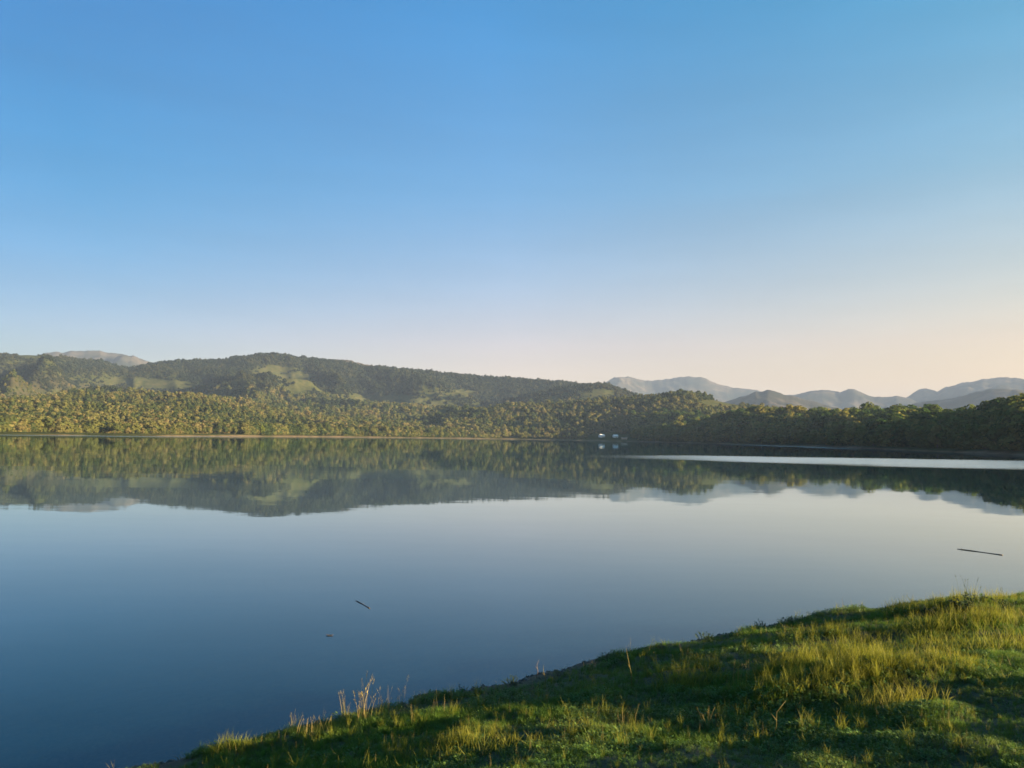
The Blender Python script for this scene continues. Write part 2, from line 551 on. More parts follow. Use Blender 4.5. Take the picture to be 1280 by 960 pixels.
def shore_dist(x, y):
    """metres inland from the near water's edge (negative in the lake)"""
    qx, qy = x - SP[0, 0], y - SP[0, 1]
    s = qx * SHORE_DIR[0] + qy * SHORE_DIR[1]
    o = qx * SHORE_NRM[0] + qy * SHORE_NRM[1]
    off = np.interp(s, SP_S, SP_O) + 0.50 * (fbm(s / 0.9, s * 0 + 1.7, 3, 41) - 0.5) + 0.9 * (fbm(s / 6.0, s * 0 + 8.7, 2, 43) - 0.5) * ((s < 0) | (s > SP_S[-1]))
    return off - o


MOUNDS = [  # raised tussocky patches of the bank: pixel, ground height guess, length, width, height
    (860, 850, 0.75, 0.55, 0.30, 0.08), (1050, 822, 0.62, 0.9, 0.4, 0.14), (1090, 872, 1.05, 1.1, 0.4, 0.12), (985, 858, 0.9, 0.6, 0.3, 0.07),
    (1190, 782, 0.5, 1.2, 0.5, 0.14), (1235, 812, 0.8, 1.0, 0.4, 0.10), (560, 940, 0.75, 0.8, 0.4, 0.05)]
MOUNDS = [(*ground(px, py, z)[:2], l, w, h) for px, py, z, l, w, h in MOUNDS]


def bank_z(x, y):
    d_ = shore_dist(x, y)
    z = np.interp(d_, [-60, -20, -6, -0.5, 0, 0.25, 0.7, 1.5, 4, 8.8, 14, 25, 60, 120],
                  [-6, -3.2, -1.15, -0.13, -0.02, 0.16, 0.30, 0.45, 0.98, 1.9, 2.45, 2.9, 3.2, 3.3])
    land = sstep(0.2, 1.6, d_)
    z = z + land * (0.22 * (fbm(x / 1.7, y / 1.7, 3, 51) - 0.5) + 0.07 * (fbm(x / 0.35, y / 0.35, 2, 57) - 0.5))
    z = z + (1 - land) * 0.10 * (fbm(x / 0.5, y / 0.5, 3, 61) - 0.5)
    for mx, my, l, w, h in MOUNDS:
        z = z + land * h * np.exp(-((x - mx) / l) ** 2 - ((y - my) / w) ** 2)
    # added unseen rise behind the camera, to the right, shaped to shade near grass
    sx_, sy_ = math.sin(math.radians(SUN_AZ)), math.cos(math.radians(SUN_AZ))
    w_, t_ = -sy_ * x + sx_ * y, sx_ * x + sy_ * y
    z = z + (2.6 + 1.8 * fbm(x / 1.6, y / 1.1, 3, 67)) * np.exp(-((w_ - 1.0) / 3.5) ** 2 - ((t_ - 19) / 5.0) ** 2)
    return z


M_BANK, nt, out = new_mat('bank_soil')
ge = N(nt, 'ShaderNodeNewGeometry')
n1 = noise_node(nt, 2.2, 5, ge.outputs['Position'], 0.6)
n2 = noise_node(nt, 14, 5, ge.outputs['Position'], 0.65)
soil = ramp_node(nt, n2.outputs[0], [(0.3, (0.020, 0.014, 0.009)), (0.6, (0.055, 0.038, 0.025)), (0.75, (0.11, 0.085, 0.06))]).outputs[0]
thatch = ramp_node(nt, n2.outputs[0], [(0.3, (0.014, 0.022, 0.006)), (0.7, (0.045, 0.055, 0.018))]).outputs[0]
at = N(nt, 'ShaderNodeAttribute', attribute_name='turf')
c = mix_col(nt, at.outputs['Fac'], soil, thatch)
p = N(nt, 'ShaderNodeBsdfPrincipled')
p.inputs['Roughness'].default_value = 0.95
b = N(nt, 'ShaderNodeBump')
b.inputs['Strength'].default_value = 0.8
b.inputs['Distance'].default_value = 0.05
nt.links.new(n2.outputs[0], b.inputs['Height'])
nt.links.new(b.outputs[0], p.inputs['Normal'])
nt.links.new(c, p.inputs['Base Color'])
nt.links.new(p.outputs[0], out.inputs[0])


def spread(c0, c1, step, far_lo, far_hi):
    core = np.arange(c0, c1 + 1e-6, step)
    lo = c0 - (np.geomspace(1, 1 + (c0 - far_lo), 26) - 1)[1:][::-1]
    hi = c1 + (np.geomspace(1, 1 + (far_hi - c1), 26) - 1)[1:]
    return np.concatenate([lo, core, hi])


gx, gy = spread(-9, 17, 0.1, -70, 90), spread(0.5, 22, 0.1, -60, 75)
X, Y = np.meshgrid(gx, gy)
Z = bank_z(X, Y)
D_ = shore_dist(X, Y)
turf = sstep(0.35, 1.1, D_ + 0.9 * (fbm(X / 0.6, Y / 0.6, 3, 77) - 0.5))
bank = link(bpy.data.objects.new('bank_ground', np_mesh('bank_ground', np.stack([X, Y, Z], -1).reshape(-1, 3), grid_faces(len(gy), len(gx)), M_BANK, True,
                                                        {'turf': ('FLOAT', turf.ravel())})))
tag(bank, kind='structure')

# ------------------------------------------------------------------ the lake
M_WATER, nt, out = new_mat('lake_water')
ge = N(nt, 'ShaderNodeNewGeometry')
rp = N(nt, 'ShaderNodeAttribute', attribute_name='ripple')
fr = N(nt, 'ShaderNodeFresnel')
fr.inputs[0].default_value = 1.333
gl = N(nt, 'ShaderNodeBsdfGlossy')
gl.inputs[0].default_value = (0.84, 0.96, 1.0, 1)
mr1 = N(nt, 'ShaderNodeMapRange')
mr1.inputs[3].default_value, mr1.inputs[4].default_value = 0.02, 0.22
nt.links.new(rp.outputs['Fac'], mr1.inputs[0])
nt.links.new(mr1.outputs[0], gl.inputs['Roughness'])
w1 = N(nt, 'ShaderNodeMapping')
w1.inputs['Scale'].default_value = (0.5, 1.0, 1.0)
nt.links.new(ge.outputs['Position'], w1.inputs[0])
wn1 = noise_node(nt, 0.9, 3, w1.outputs[0], 0.5)
wn2 = noise_node(nt, 0.12, 2, w1.outputs[0], 0.5)
add = N(nt, 'ShaderNodeMath', operation='MULTIPLY_ADD')
nt.links.new(wn2.outputs[0], add.inputs[0])
add.inputs[1].default_value = 6.0
nt.links.new(wn1.outputs[0], add.inputs[2])
bp = N(nt, 'ShaderNodeBump')
bp.inputs['Strength'].default_value = 1.0
bp.inputs['Distance'].default_value = 0.0016
nt.links.new(add.outputs[0], bp.inputs['Height'])
nt.links.new(bp.outputs[0], gl.inputs['Normal'])
nt.links.new(bp.outputs[0], fr.inputs['Normal'])
tr = N(nt, 'ShaderNodeBsdfTransparent')
tr.inputs[0].default_value = (0.34, 0.46, 0.44, 1)
df = N(nt, 'ShaderNodeBsdfDiffuse')
df.inputs[0].default_value = (0.002, 0.012, 0.022, 1)
dp = N(nt, 'ShaderNodeAttribute', attribute_name='deep')
body = N(nt, 'ShaderNodeMixShader')
nt.links.new(dp.outputs['Fac'], body.inputs[0])
nt.links.new(tr.outputs[0], body.inputs[1])
nt.links.new(df.outputs[0], body.inputs[2])
mx = N(nt, 'ShaderNodeMixShader')
mrf = N(nt, 'ShaderNodeMapRange')
mrf.inputs[1].default_value, mrf.inputs[2].default_value = 0.05, 0.62
mrf.inputs[3].default_value, mrf.inputs[4].default_value = 0.03, 0.80
nt.links.new(fr.outputs[0], mrf.inputs[0])
nt.links.new(mrf.outputs[0], mx.inputs[0])
nt.links.new(body.outputs[0], mx.inputs[1])
nt.links.new(gl.outputs[0], mx.inputs[2])
nt.links.new(mx.outputs[0], out.inputs[0])

a = np.linspace(math.radians(-100), math.radians(75), 900)
r = np.geomspace(2.0, 1250, 420)
A, R = np.meshgrid(a, r)
X, Y = R * np.sin(A), R * np.cos(A)
PX = CX + F * np.tan(np.clip(A, -1.3, 1.3))
# wind-ruffled patches: a long tongue off the right-hand shore, and slicks along the far shores
nz = fbm(X / 60, Y / 16, 4, 101) - 0.5
yc = np.interp(X, [-10, 10, 60, 400], [150, 148, 142, 138])
hw = np.interp(X, [-6, 8, 40, 90, 200, 400], [2, 9, 27, 38, 46, 50])
rip = sstep(1.08, 0.55, np.abs(Y - yc) / hw + 0.5 * nz) * (0.72 + 0.5 * fbm(X / 9, Y / 2.2, 3, 103)) * sstep(2, 48, X)
S = shore_r(A)
t = S - R
far_slick = sstep(52, 40, t) * sstep(6, 12, t) * sstep(700, 560, PX) * np.where(np.abs(A) < 1.2, 1, 0)
rip = np.maximum(rip, far_slick * 0.95)
t2 = S - R
far2 = sstep(95, 80, t2) * sstep(16, 30, t2) * sstep(860, 940, PX) * sstep(1120, 1020, PX)
rip = np.maximum(rip, far2 * 0.9)
shore2 = sstep(14, 10, t2) * sstep(3, 5, t2) * sstep(1000, 1060, PX) * sstep(1400, 1350, PX)
rip = np.maximum(rip, shore2 * 0.5)
rip = np.maximum(rip, (0.05 + 0.10 * sstep(0, -25, X)) * sstep(0.04, 0.2, fbm(X / 70 + 7, Y / 7, 3, 131) - 0.5) * sstep(25, 45, Y))
deep = 0.55 + 0.45 * sstep(0.2, 7.0, -shore_dist(X, Y))
V = np.stack([X, Y, np.zeros_like(X)], -1).reshape(-1, 3)
lake = link(bpy.data.objects.new('lake_water', np_mesh('lake_water', V, grid_faces(len(r), len(a)), M_WATER, True,
                                                       {'ripple': ('FLOAT', rip.ravel()), 'deep': ('FLOAT', deep.ravel())})))
tag(lake, kind='structure')


# ------------------------------------------------------------------ trees
def tube(path, radii, n=6):
    path = np.asarray(path, float)
    V, Fc = [], []
    for i, p in enumerate(path):
        t = path[min(i + 1, len(path) - 1)] - path[max(i - 1, 0)]
        t = t / (np.linalg.norm(t) + 1e-9)
        u = np.cross(t, (0.31, 0.92, 0.2))
        u /= np.linalg.norm(u) + 1e-9
        v = np.cross(t, u)
        for k in range(n):
            q = 2 * math.pi * k / n
            V.append(p + radii[i] * (math.cos(q) * u + math.sin(q) * v))
    for i in range(len(path) - 1):
        for k in range(n):
            Fc.append((i * n + k, i * n + (k + 1) % n, (i + 1) * n + (k + 1) % n, (i + 1) * n + k))
    c = len(V)
    V.append(path[-1])
    for k in range(n):
        Fc.append(((len(path) - 1) * n + k, (len(path) - 1) * n + (k + 1) % n, c, c))
    c0 = len(V)
    V.append(path[0])
    for k in range(n):
        Fc.append((k, c0, c0, (k + 1) % n))
    return np.array(V), Fc


def join_tubes(parts):
    V, Fc, o = [], [], 0
    for v, f in parts:
        V.append(v)
        Fc += [tuple(i + o for i in q) for q in f]
        o += len(v)
    return np.concatenate(V), Fc


def py_mesh(name, V, Fc, mat, smooth=False):
    me = bpy.data.meshes.new(name)
    clean = []
    for q in Fc:
        s = []
        for i in q:
            if i not in s:
                s.append(i)
        if len(s) > 2:
            clean.append(s)
    me.from_pydata([tuple(v) for v in V], [], clean)
    for m in (mat if isinstance(mat, (list, tuple)) else [mat]):
        me.materials.append(m)
    if smooth:
        me.polygons.foreach_set('use_smooth', [True] * len(me.polygons))
    me.update()
    return me


def crown_geo(n, size, rg, w=0.42, h0=0.22, lobes=9, tall=1.0, jit=0.5):
    """leaf clumps of a crown one unit high, as loose quads spread over uneven lobes"""
    C, Rd = [], []
    for i in range(lobes):
        q = rg.uniform(0, 2 * math.pi)
        f = rg.uniform(0, 1)
        hh = h0 + 0.12 + (0.86 - h0 - 0.10) * f
        rr = w * 0.62 * math.sin(math.pi * (0.18 + 0.72 * f)) * rg.uniform(0.5, 1.05)
        C.append((rr * math.cos(q), rr * math.sin(q), hh))
        Rd.append(w * rg.uniform(0.30, 0.52) * (1.1 - 0.35 * f))
    C.append((0, 0, 0.84)); Rd.append(w * 0.34)
    C.append((0, 0, 0.55)); Rd.append(w * 0.60)
    C, Rd = np.array(C), np.array(Rd)
    pick = rg.choice(len(C), n, p=Rd ** 2 / (Rd ** 2).sum())
    v = rg.normal(size=(n, 3))
    v /= np.linalg.norm(v, axis=1)[:, None]
    rad = Rd[pick] * rg.uniform(0.55, 1.08, n) ** 0.5
    P = C[pick] + v * rad[:, None] * np.array([1, 1, 0.85 * tall])
    nr = v + rg.normal(size=(n, 3)) * jit + np.array([0, 0, 0.25])
    nr /= np.linalg.norm(nr, axis=1)[:, None]
    u = np.cross(nr, rg.normal(size=(n, 3)))
    u /= np.linalg.norm(u, axis=1)[:, None]
    b_ = np.cross(nr, u)
    s = size * rg.uniform(0.6, 1.3, n)[:, None]
    q0, q1 = P - u * s * 0.5 + nr * s * 0.1, P - b_ * s * 0.42 - nr * s * 0.08
    q2, q3 = P + u * s * 0.55 + nr * s * 0.05, P + b_ * s * 0.45 - nr * s * 0.10
    V = np.stack([q0, q1, q2, q3], 1).reshape(-1, 3)
    V[:, 2] = np.maximum(V[:, 2], 0.02)
    return V, np.arange(4 * n).reshape(-1, 4)


def trunk_geo(rg, h0=0.25):
    parts = [tube([(0, 0, -0.06), (0.004, 0, 0.1), (rg.uniform(-.02, .02), rg.uniform(-.02, .02), 0.42), (rg.uniform(-.03, .03), rg.uniform(-.03, .03), 0.78)],
                  [0.028, 0.021, 0.014, 0.004], 6)]
    for i in range(5):
        q = i * 2.4 + rg.uniform(-.4, .4)
        z0 = rg.uniform(0.24, 0.5)
        l = rg.uniform(0.16, 0.28)
        parts.append(tube([(0, 0, z0), (l * .5 * math.cos(q), l * .5 * math.sin(q), z0 + 0.08), (l * math.cos(q), l * math.sin(q), z0 + 0.2)], [0.010, 0.007, 0.003], 4))
    return join_tubes(parts)


crowns, limes, trunks, shore_crowns = [], [], [], []
SHAPES = [(0.46, 0.16, 10, 1.0), (0.40, 0.14, 9, 1.1), (0.52, 0.18, 12, 0.9), (0.34, 0.10, 8, 1.25), (0.44, 0.20, 11, 1.0), (0.38, 0.08, 10, 1.15)]
for i, (w_, h0, lb, tl) in enumerate(SHAPES):
    rg = np.random.default_rng(100 + i)
    V, Fq = crown_geo(1500, 0.085, rg, w_, h0, lb, tl)
    crowns.append(np_mesh('crown', V, Fq, M_LEAF))
    shore_crowns.append(np_mesh('crown', V, Fq, M_SHORE))
    if i < 2:
        limes.append(np_mesh('crown', V, Fq, M_LEAF_LIME))
    tv, tf = trunk_geo(rg)
    trunks.append(py_mesh('trunk', tv, tf, M_BARK, True))


def plant_tree(x, y, z, h, wide, k, label, group, lime=False, name='broadleaf_tree'):
    o = empty(name, (x, y, z), random.uniform(0, 6.28))
    o.scale = (h * wide, h * wide, h)
    tag(o, label, 'tree', group)
    link(bpy.data.objects.new('trunk', trunks[k % 6]), o)
    link(bpy.data.objects.new('crown', limes[k % 2] if lime else (crowns if x > 0.17 * y else shore_crowns)[k % 6]), o)
    return o


def land_z(x, y):
    return terrain(np.arctan2(x, y), np.hypot(x, y))


pts_taken = []


def scatter(px0, px1, depth0, depth1, n, gap, seed):
    """spots on the land behind the far shore, at least gap metres apart"""
    rg = np.random.default_rng(seed)
    got = []
    for _ in range(n * 40):
        if len(got) >= n:
            break
        px = rg.uniform(px0, px1)
        a_ = float(az_of(px))
        r_ = float(shore_r(np.array(a_))) + rg.uniform(depth0, depth1)
        x, y = r_ * math.sin(a_), r_ * math.cos(a_)
        if all((x - q[0]) ** 2 + (y - q[1]) ** 2 > gap * gap for q in pts_taken[-400:]):
            z = float(land_z(np.array(x), np.array(y)))
            m, h = cover(np.array([x]), np.array([y]), np.array([z]))
            if m[0] > 0.3:
                continue
            pts_taken.append((x, y))
            got.append((x, y, z, px, r_))
    return got


ZONES = [  # px range, depth behind the shore, count, gap, height, label, group
    (1196, 1330, 16, 125, 62, 6.0, (10.5, 14.5), 'dark shaded tree of the wood at the right edge', 'trees of the dark wood at the right edge'),
    (1060, 1196, 16, 150, 74, 6.0, (9.5, 13), 'green-gold tree of the headland wood next to the dark wood', 'trees of the right part of the headland wood'),
    (935, 1060, 16, 130, 44, 7.0, (9.5, 13), 'green tree of the middle headland wood', 'trees of the middle part of the headland wood'),
    (800, 935, 14, 60, 22, 9.0, (8, 11), 'small dark tree on the low tip of the headland', 'trees on the tip of the headland'),
    (400, 575, 18, 60, 32, 8.0, (10, 14), 'tall sunlit far-shore tree right of the clay bank', 'sunlit trees on the far shore right of the clay bank'),
    (280, 400, 20, 60, 26, 7.0, (6, 9), 'golden far-shore tree above the clay bank', 'golden trees above the clay bank'),
    (-30, 280, 20, 55, 40, 7.0, (4.0, 6.2), 'low olive tree on the far left shore', 'low trees on the far left shore'),
]
# a few that stand out
special = [(1078, 22, 12.5, 0.95, True, 'bright lime-green tree in front of the headland wood'),
           (1092, 15, 9.0, 1.1, False, 'round olive tree at the foot of the headland wood right of the bright tree'),
           (1010, 15, 8.5, 1.1, False, 'low round pale tree at the left foot of the headland wood'),
           (992, 18, 9.5, 1.1, False, 'bushy tree beside the pale round tree at the headland foot'),
           (146, 15, 7.0, 1.1, False, 'pale golden rounded tree at the water edge of the far left shore'),
           (329, 16, 9.0, 0.7, True, 'slim yellow-green tree at the left end of the clay bank')]
for px, dep, h, wd, lm, lab in special:
    a_ = float(az_of(px))
    r_ = float(shore_r(np.array(a_))) + dep
    x, y = r_ * math.sin(a_), r_ * math.cos(a_)
    pts_taken.append((x, y))
    plant_tree(x, y, float(land_z(np.array(x), np.array(y))) - 0.1, h, wd, 4, lab, None, lm)
for zi, (p0, p1, d0, d1, n, gap, hr, lab, grp) in enumerate(ZONES):
    for i, (x, y, z, px, r_) in enumerate(scatter(p0, p1, d0, d1, n, gap, 300 + zi)):
        f = (r_ - float(shore_r(np.array(float(az_of(px))))) - d0) / (d1 - d0)
        row = 'front row' if f < 0.2 else ('middle rows' if f < 0.6 else 'back rows')
        plant_tree(x, y, z - 0.15, random.uniform(*hr), random.uniform(0.85, 1.2), i, lab + ', ' + row, grp)


# ------------------------------------------------------------------ stuff made of instances: one object holding its sprigs and its spots
def instanced(name, protos, pos, rot, scl, idx, label, cat):
    """protos: list of (verts, quads, material); one mesh carries both, geometry nodes set the sprigs on the spots"""
    V, Fq, pr, mi, mats, o = [], [], [], [], [], 0
    extra = {}
    for k, pt in enumerate(protos):
        v, f, m = pt[:3]
        V.append(v)
        Fq.append(np.asarray(f) + o)
        pr.append(np.full(len(v), k))
        if m not in mats:
            mats.append(m)
        mi.append(np.full(len(f), mats.index(m)))
        extra.setdefault('tip', []).append(pt[3] if len(pt) > 3 else np.zeros(len(v)))
        o += len(v)
    V.append(pos)
    n = len(pos)
    pr.append(np.full(n, -1))
    zr = np.zeros((o, 3))
    attrs = {'proto': ('INT', np.concatenate(pr)), 'pick': ('INT', np.concatenate([np.full(o, -5), idx])),
             'spin': ('FLOAT_VECTOR', np.concatenate([zr, rot])), 'grow': ('FLOAT_VECTOR', np.concatenate([zr, scl])),
             'tip': ('FLOAT', np.concatenate(extra['tip'] + [np.zeros(n)]))}
    me = np_mesh(name, np.concatenate(V), np.concatenate(Fq), mats, False, attrs, np.concatenate(mi))
    ob = link(bpy.data.objects.new(name, me))
    g = bpy.data.node_groups.new(name, 'GeometryNodeTree')
    g.interface.new_socket('Geometry', in_out='INPUT', socket_type='NodeSocketGeometry')
    g.interface.new_socket('Geometry', in_out='OUTPUT', socket_type='NodeSocketGeometry')
    gi, go = g.nodes.new('NodeGroupInput'), g.nodes.new('NodeGroupOutput')
    jn = g.nodes.new('GeometryNodeJoinGeometry')
    g.links.new(jn.outputs[0], go.inputs[0])

    def attr(nm, typ):
        q = g.nodes.new('GeometryNodeInputNamedAttribute')
        q.data_type = typ
        q.inputs['Name'].default_value = nm
        return q.outputs[0]

    def equal(nm, val):
        q = g.nodes.new('FunctionNodeCompare')
        q.data_type, q.operation = 'INT', 'EQUAL'
        g.links.new(attr(nm, 'INT'), q.inputs[2])
        q.inputs[3].default_value = val
        return q.outputs[0]

    def separate(val):
        q = g.nodes.new('GeometryNodeSeparateGeometry')
        q.domain = 'POINT'
        g.links.new(gi.outputs[0], q.inputs[0])
        g.links.new(equal('proto', val), q.inputs[1])
        return q.outputs[0]

    spots = separate(-1)
    e2r = g.nodes.new('FunctionNodeEulerToRotation')
    g.links.new(attr('spin', 'FLOAT_VECTOR'), e2r.inputs[0])
    grow = attr('grow', 'FLOAT_VECTOR')
    for k in range(len(protos)):
        ip = g.nodes.new('GeometryNodeInstanceOnPoints')
        g.links.new(spots, ip.inputs['Points'])
        g.links.new(equal('pick', k), ip.inputs['Selection'])
        g.links.new(separate(k), ip.inputs['Instance'])
        g.links.new(e2r.outputs[0], ip.inputs['Rotation'])
        g.links.new(grow, ip.inputs['Scale'])
        g.links.new(ip.outputs[0], jn.inputs[0])
    md = ob.modifiers.new('spread', 'NODES')
    md.node_group = g
    tag(ob, label, cat, kind='stuff')
    return ob


# forest over the hills
n = 140000
a = rng.uniform(math.radians(-40), math.radians(42), n)
r = np.sqrt(rng.uniform(450 ** 2, 2450 ** 2, n))
S = shore_r(a)
ok = r > S + 15
a, r, S = a[ok], r[ok], S[ok]
# closer spacing where the trees show larger
n2 = 9000
a2 = az_of(rng.uniform(780, 1420, n2))
S2 = shore_r(a2)
r2 = S2 + rng.uniform(15, 420, n2)
n3 = 36000
a3 = az_of(rng.uniform(-120, 640, n3))
S3 = shore_r(a3)
r3 = S3 + 18 + 330 * rng.uniform(0, 1, n3) ** 1.25
a, r, S = np.concatenate([a, a2, a3]), np.concatenate([r, r2, r3]), np.concatenate([S, S2, S3])
x, y = r * np.sin(a), r * np.cos(a)
z = terrain(a, r)
m, h, op = cover(x, y, z, True)
thin = fbm(x / 120, y / 120, 3, 211)
keep = (m < 0.3 + 0.7 * (rng.uniform(0, 1, len(m)) < 0.16)) & (rng.uniform(0, 1, len(m)) > h * 0.35) & (z > 0.9) & (thin > 0.24) & (op < 0.4)
# not on the spots of the single trees
cell = {(int(q[0] // 5), int(q[1] // 5)) for q in pts_taken}
keep &= np.array([(int(q), int(w)) not in cell for q, w in zip(x // 5, y // 5)])
x, y, z, r, S = x[keep], y[keep], z[keep], r[keep], S[keep]
n = len(x)
pxs = CX + F * x / y
head = (pxs > 790) & (r < HEAD_D(pxs) + 140)
hh = np.clip(rng.lognormal(math.log(5.2), 0.34, n) * (0.62 + 0.8 * fbm(x / 55, y / 55, 2, 241)), 2.4, 12) * np.where(head, 1.45, np.interp(pxs, [250, 430, 620, 760], [0.74, 1.1, 1.05, 0.95]) * np.where(r - S > 420, 1.1, 1.0))
wd = hh * rng.uniform(1.05, 1.5, n)
high = z + 120 * (fbm(x / 180, y / 180, 3, 231) - 0.5) > 84  # upper slopes, which get the leaves with shade in their colour
protos = []
for i, (w_, h0, lb, tl) in enumerate(SHAPES):
    V, Fq = crown_geo(420, 0.14, np.random.default_rng(200 + i), w_, 0.02, lb, tl, 0.3)
    protos.append((V, Fq, M_FOREST))
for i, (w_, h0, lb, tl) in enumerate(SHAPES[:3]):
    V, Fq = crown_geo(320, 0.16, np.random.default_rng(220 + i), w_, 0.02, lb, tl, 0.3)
    protos.append((V, Fq, M_RIDGE_SHADED))
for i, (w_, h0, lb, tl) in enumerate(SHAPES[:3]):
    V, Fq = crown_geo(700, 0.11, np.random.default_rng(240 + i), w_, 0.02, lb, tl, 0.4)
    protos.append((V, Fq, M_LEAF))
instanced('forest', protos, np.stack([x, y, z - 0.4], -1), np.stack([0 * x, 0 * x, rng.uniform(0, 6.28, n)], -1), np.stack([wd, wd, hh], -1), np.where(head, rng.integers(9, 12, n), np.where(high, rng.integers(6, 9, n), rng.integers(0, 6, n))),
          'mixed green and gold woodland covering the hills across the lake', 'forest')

# ------------------------------------------------------------------ buildings on the far shore
def box(x0, x1, y0, y1, z0, z1):
    V = np.array([(x, y, z) for z in (z0, z1) for x, y in ((x0, y0), (x1, y0), (x1, y1), (x0, y1))], float)
    return V, [(0, 3, 2, 1), (4, 5, 6, 7), (0, 1, 5, 4), (1, 2, 6, 5), (2, 3, 7, 6), (3, 0, 4, 7)]


def part(name, geo, mat, parent):
    return link(bpy.data.objects.new(name, py_mesh(name, geo[0], geo[1], mat)), parent)


def cabin(px, dist, zb, w, dpt, wall_h, roof_h, rz, roof_mat, label):
    a_ = float(az_of(px))
    x, y = dist * math.sin(a_), dist * math.cos(a_)
    z = float(land_z(np.array(x), np.array(y))) if zb is None else zb
    o = empty('cabin', (x, y, z - 0.3), rz - a_)
    tag(o, label, 'cabin')
    part('wall', box(-w / 2, w / 2, -dpt / 2, dpt / 2, 0, wall_h), M_WHITE, o)
    e = 0.45
    V = np.array([(sx * (w / 2 + e), -dpt / 2 - e, wall_h - 0.05) for sx in (-1, 1)] + [(sx * (w / 2 + e), dpt / 2 + e, wall_h - 0.05) for sx in (-1, 1)]
                 + [(sx * (w / 2 + e), 0, wall_h + roof_h) for sx in (-1, 1)], float)
    part('roof', (V, [(0, 1, 5, 4), (3, 2, 4, 5), (0, 4, 2), (1, 3, 5), (0, 2, 3, 1)]), roof_mat, o)
    part('door', box(-0.5, 0.5, -dpt / 2 - 0.05, -dpt / 2 + 0.05, 0.1, 2.1), M_TIMBER, o)
    for s in (-0.32, 0.32):
        wo = part('window', box(s * w - 0.6, s * w + 0.6, -dpt / 2 - 0.04, -dpt / 2 + 0.05, 0.95, 2.05), M_TIMBER, o)
        part('pane', box(s * w - 0.5, s * w + 0.5, -dpt / 2 - 0.06, -dpt / 2 + 0.04, 1.05, 1.95), M_GLASS, wo)
    return o


cabin(753, 1008, None, 6.5, 5.0, 2.3, 1.8, 0.7, M_WHITE, 'small white cabin with pale roof, left of the pair on the far shore')
cabin(770, 1006, None, 5.5, 4.4, 2.1, 1.7, 0.5, M_WHITE, 'smaller white cabin with pale roof, right of the pair on the far shore')
# long low shelter at the water
a_ = float(az_of(781))
s_ = empty('open_shelter', (988 * math.sin(a_), 988 * math.cos(a_), float(land_z(np.array(988 * math.sin(a_)), np.array(988 * math.cos(a_))))), -a_)
tag(s_, 'low white flat-roofed shelter at the water edge below the two cabins', 'shelter')
V = np.array([(-4.2, -1.8, 2.0), (4.2, -1.8, 2.25), (4.2, 1.8, 2.25), (-4.2, 1.8, 2.0), (-4.2, -1.8, 2.25), (4.2, -1.8, 2.5), (4.2, 1.8, 2.5), (-4.2, 1.8, 2.25)])
part('roof', (V, [(0, 3, 2, 1), (4, 5, 6, 7), (0, 1, 5, 4), (1, 2, 6, 5), (2, 3, 7, 6), (3, 0, 4, 7)]), M_WHITE, s_)
part('back_wall', box(-3.9, 3.9, 1.55, 1.7, -0.8, 2.0), M_WHITE, s_)
for sx in (-3.8, 3.8):
    for sy in (-1.5, 1.5):
        part('post', box(sx - 0.09, sx + 0.09, sy - 0.09, sy + 0.09, -0.8, 2.15), M_TIMBER, s_)

# ------------------------------------------------------------------ floating wood
def floating(name, p0, p1, rad, wob, label, cat, twigs):
    A_, B_ = np.array(ground(*p0)), np.array(ground(*p1))
    ts = np.linspace(0, 1, 9)
    path = [A_ * (1 - t) + B_ * t + np.array([0, wob * math.sin(3.0 * t + 0.4), 0.35 * rad + 0.4 * rad * math.sin(6 * t)]) for t in ts]
    rr = [rad * (0.45 + 0.75 * t + 0.14 * math.sin(9 * t)) for t in ts]
    parts = [tube(path, rr, 8)]
    for t, dx, dy, dz in twigs:
        b0 = A_ * (1 - t) + B_ * t
        parts.append(tube([b0, b0 + np.array([dx * .5, dy * .5, dz * .8]), b0 + np.array([dx, dy, dz])], [rad * .4, rad * .3, rad * .12], 5))
    V, Fc = join_tubes(parts)
    c = (A_ + B_) / 2
    o = link(bpy.data.objects.new(name, py_mesh(name, V - c, Fc, M_DRIFT, True)))
    o.location = c
    tag(o, label, cat)
    return o


floating('floating_branch', (1197, 686.5), (1253, 694), 0.017, 0.05, 'long thin dark branch floating on the water at the right', 'branch',
         [(0.12, -0.05, 0.03, 0.05), (0.93, 0.05, 0.02, 0.035)])
floating('floating_stick', (444.5, 751), (462, 760.5), 0.011, 0.015, 'short dark stick floating on the water left of centre', 'stick', [(0.45, 0.05, 0.03, 0.02)])
lv = []
gx_, gy_, _ = ground(412, 794.5)
V = np.array([(0.055 * math.cos(q) * (1 + 0.15 * math.cos(2 * q)), 0.03 * math.sin(q), 0.006 + 0.010 * math.cos(q) ** 2) for q in np.linspace(0, 6.283, 13)[:-1]] + [(0, 0, 0.005)])
lf = link(bpy.data.objects.new('floating_leaf', py_mesh('floating_leaf', V, [(i, (i + 1) % 12, 12) for i in range(12)], M_DRIFT)))
lf.location = (gx_, gy_, 0.002)
sd = lf.modifiers.new('thickness', 'SOLIDIFY')
sd.thickness = 0.004
tag(lf, 'tiny dark leaf floating on the water below the short stick', 'leaf')


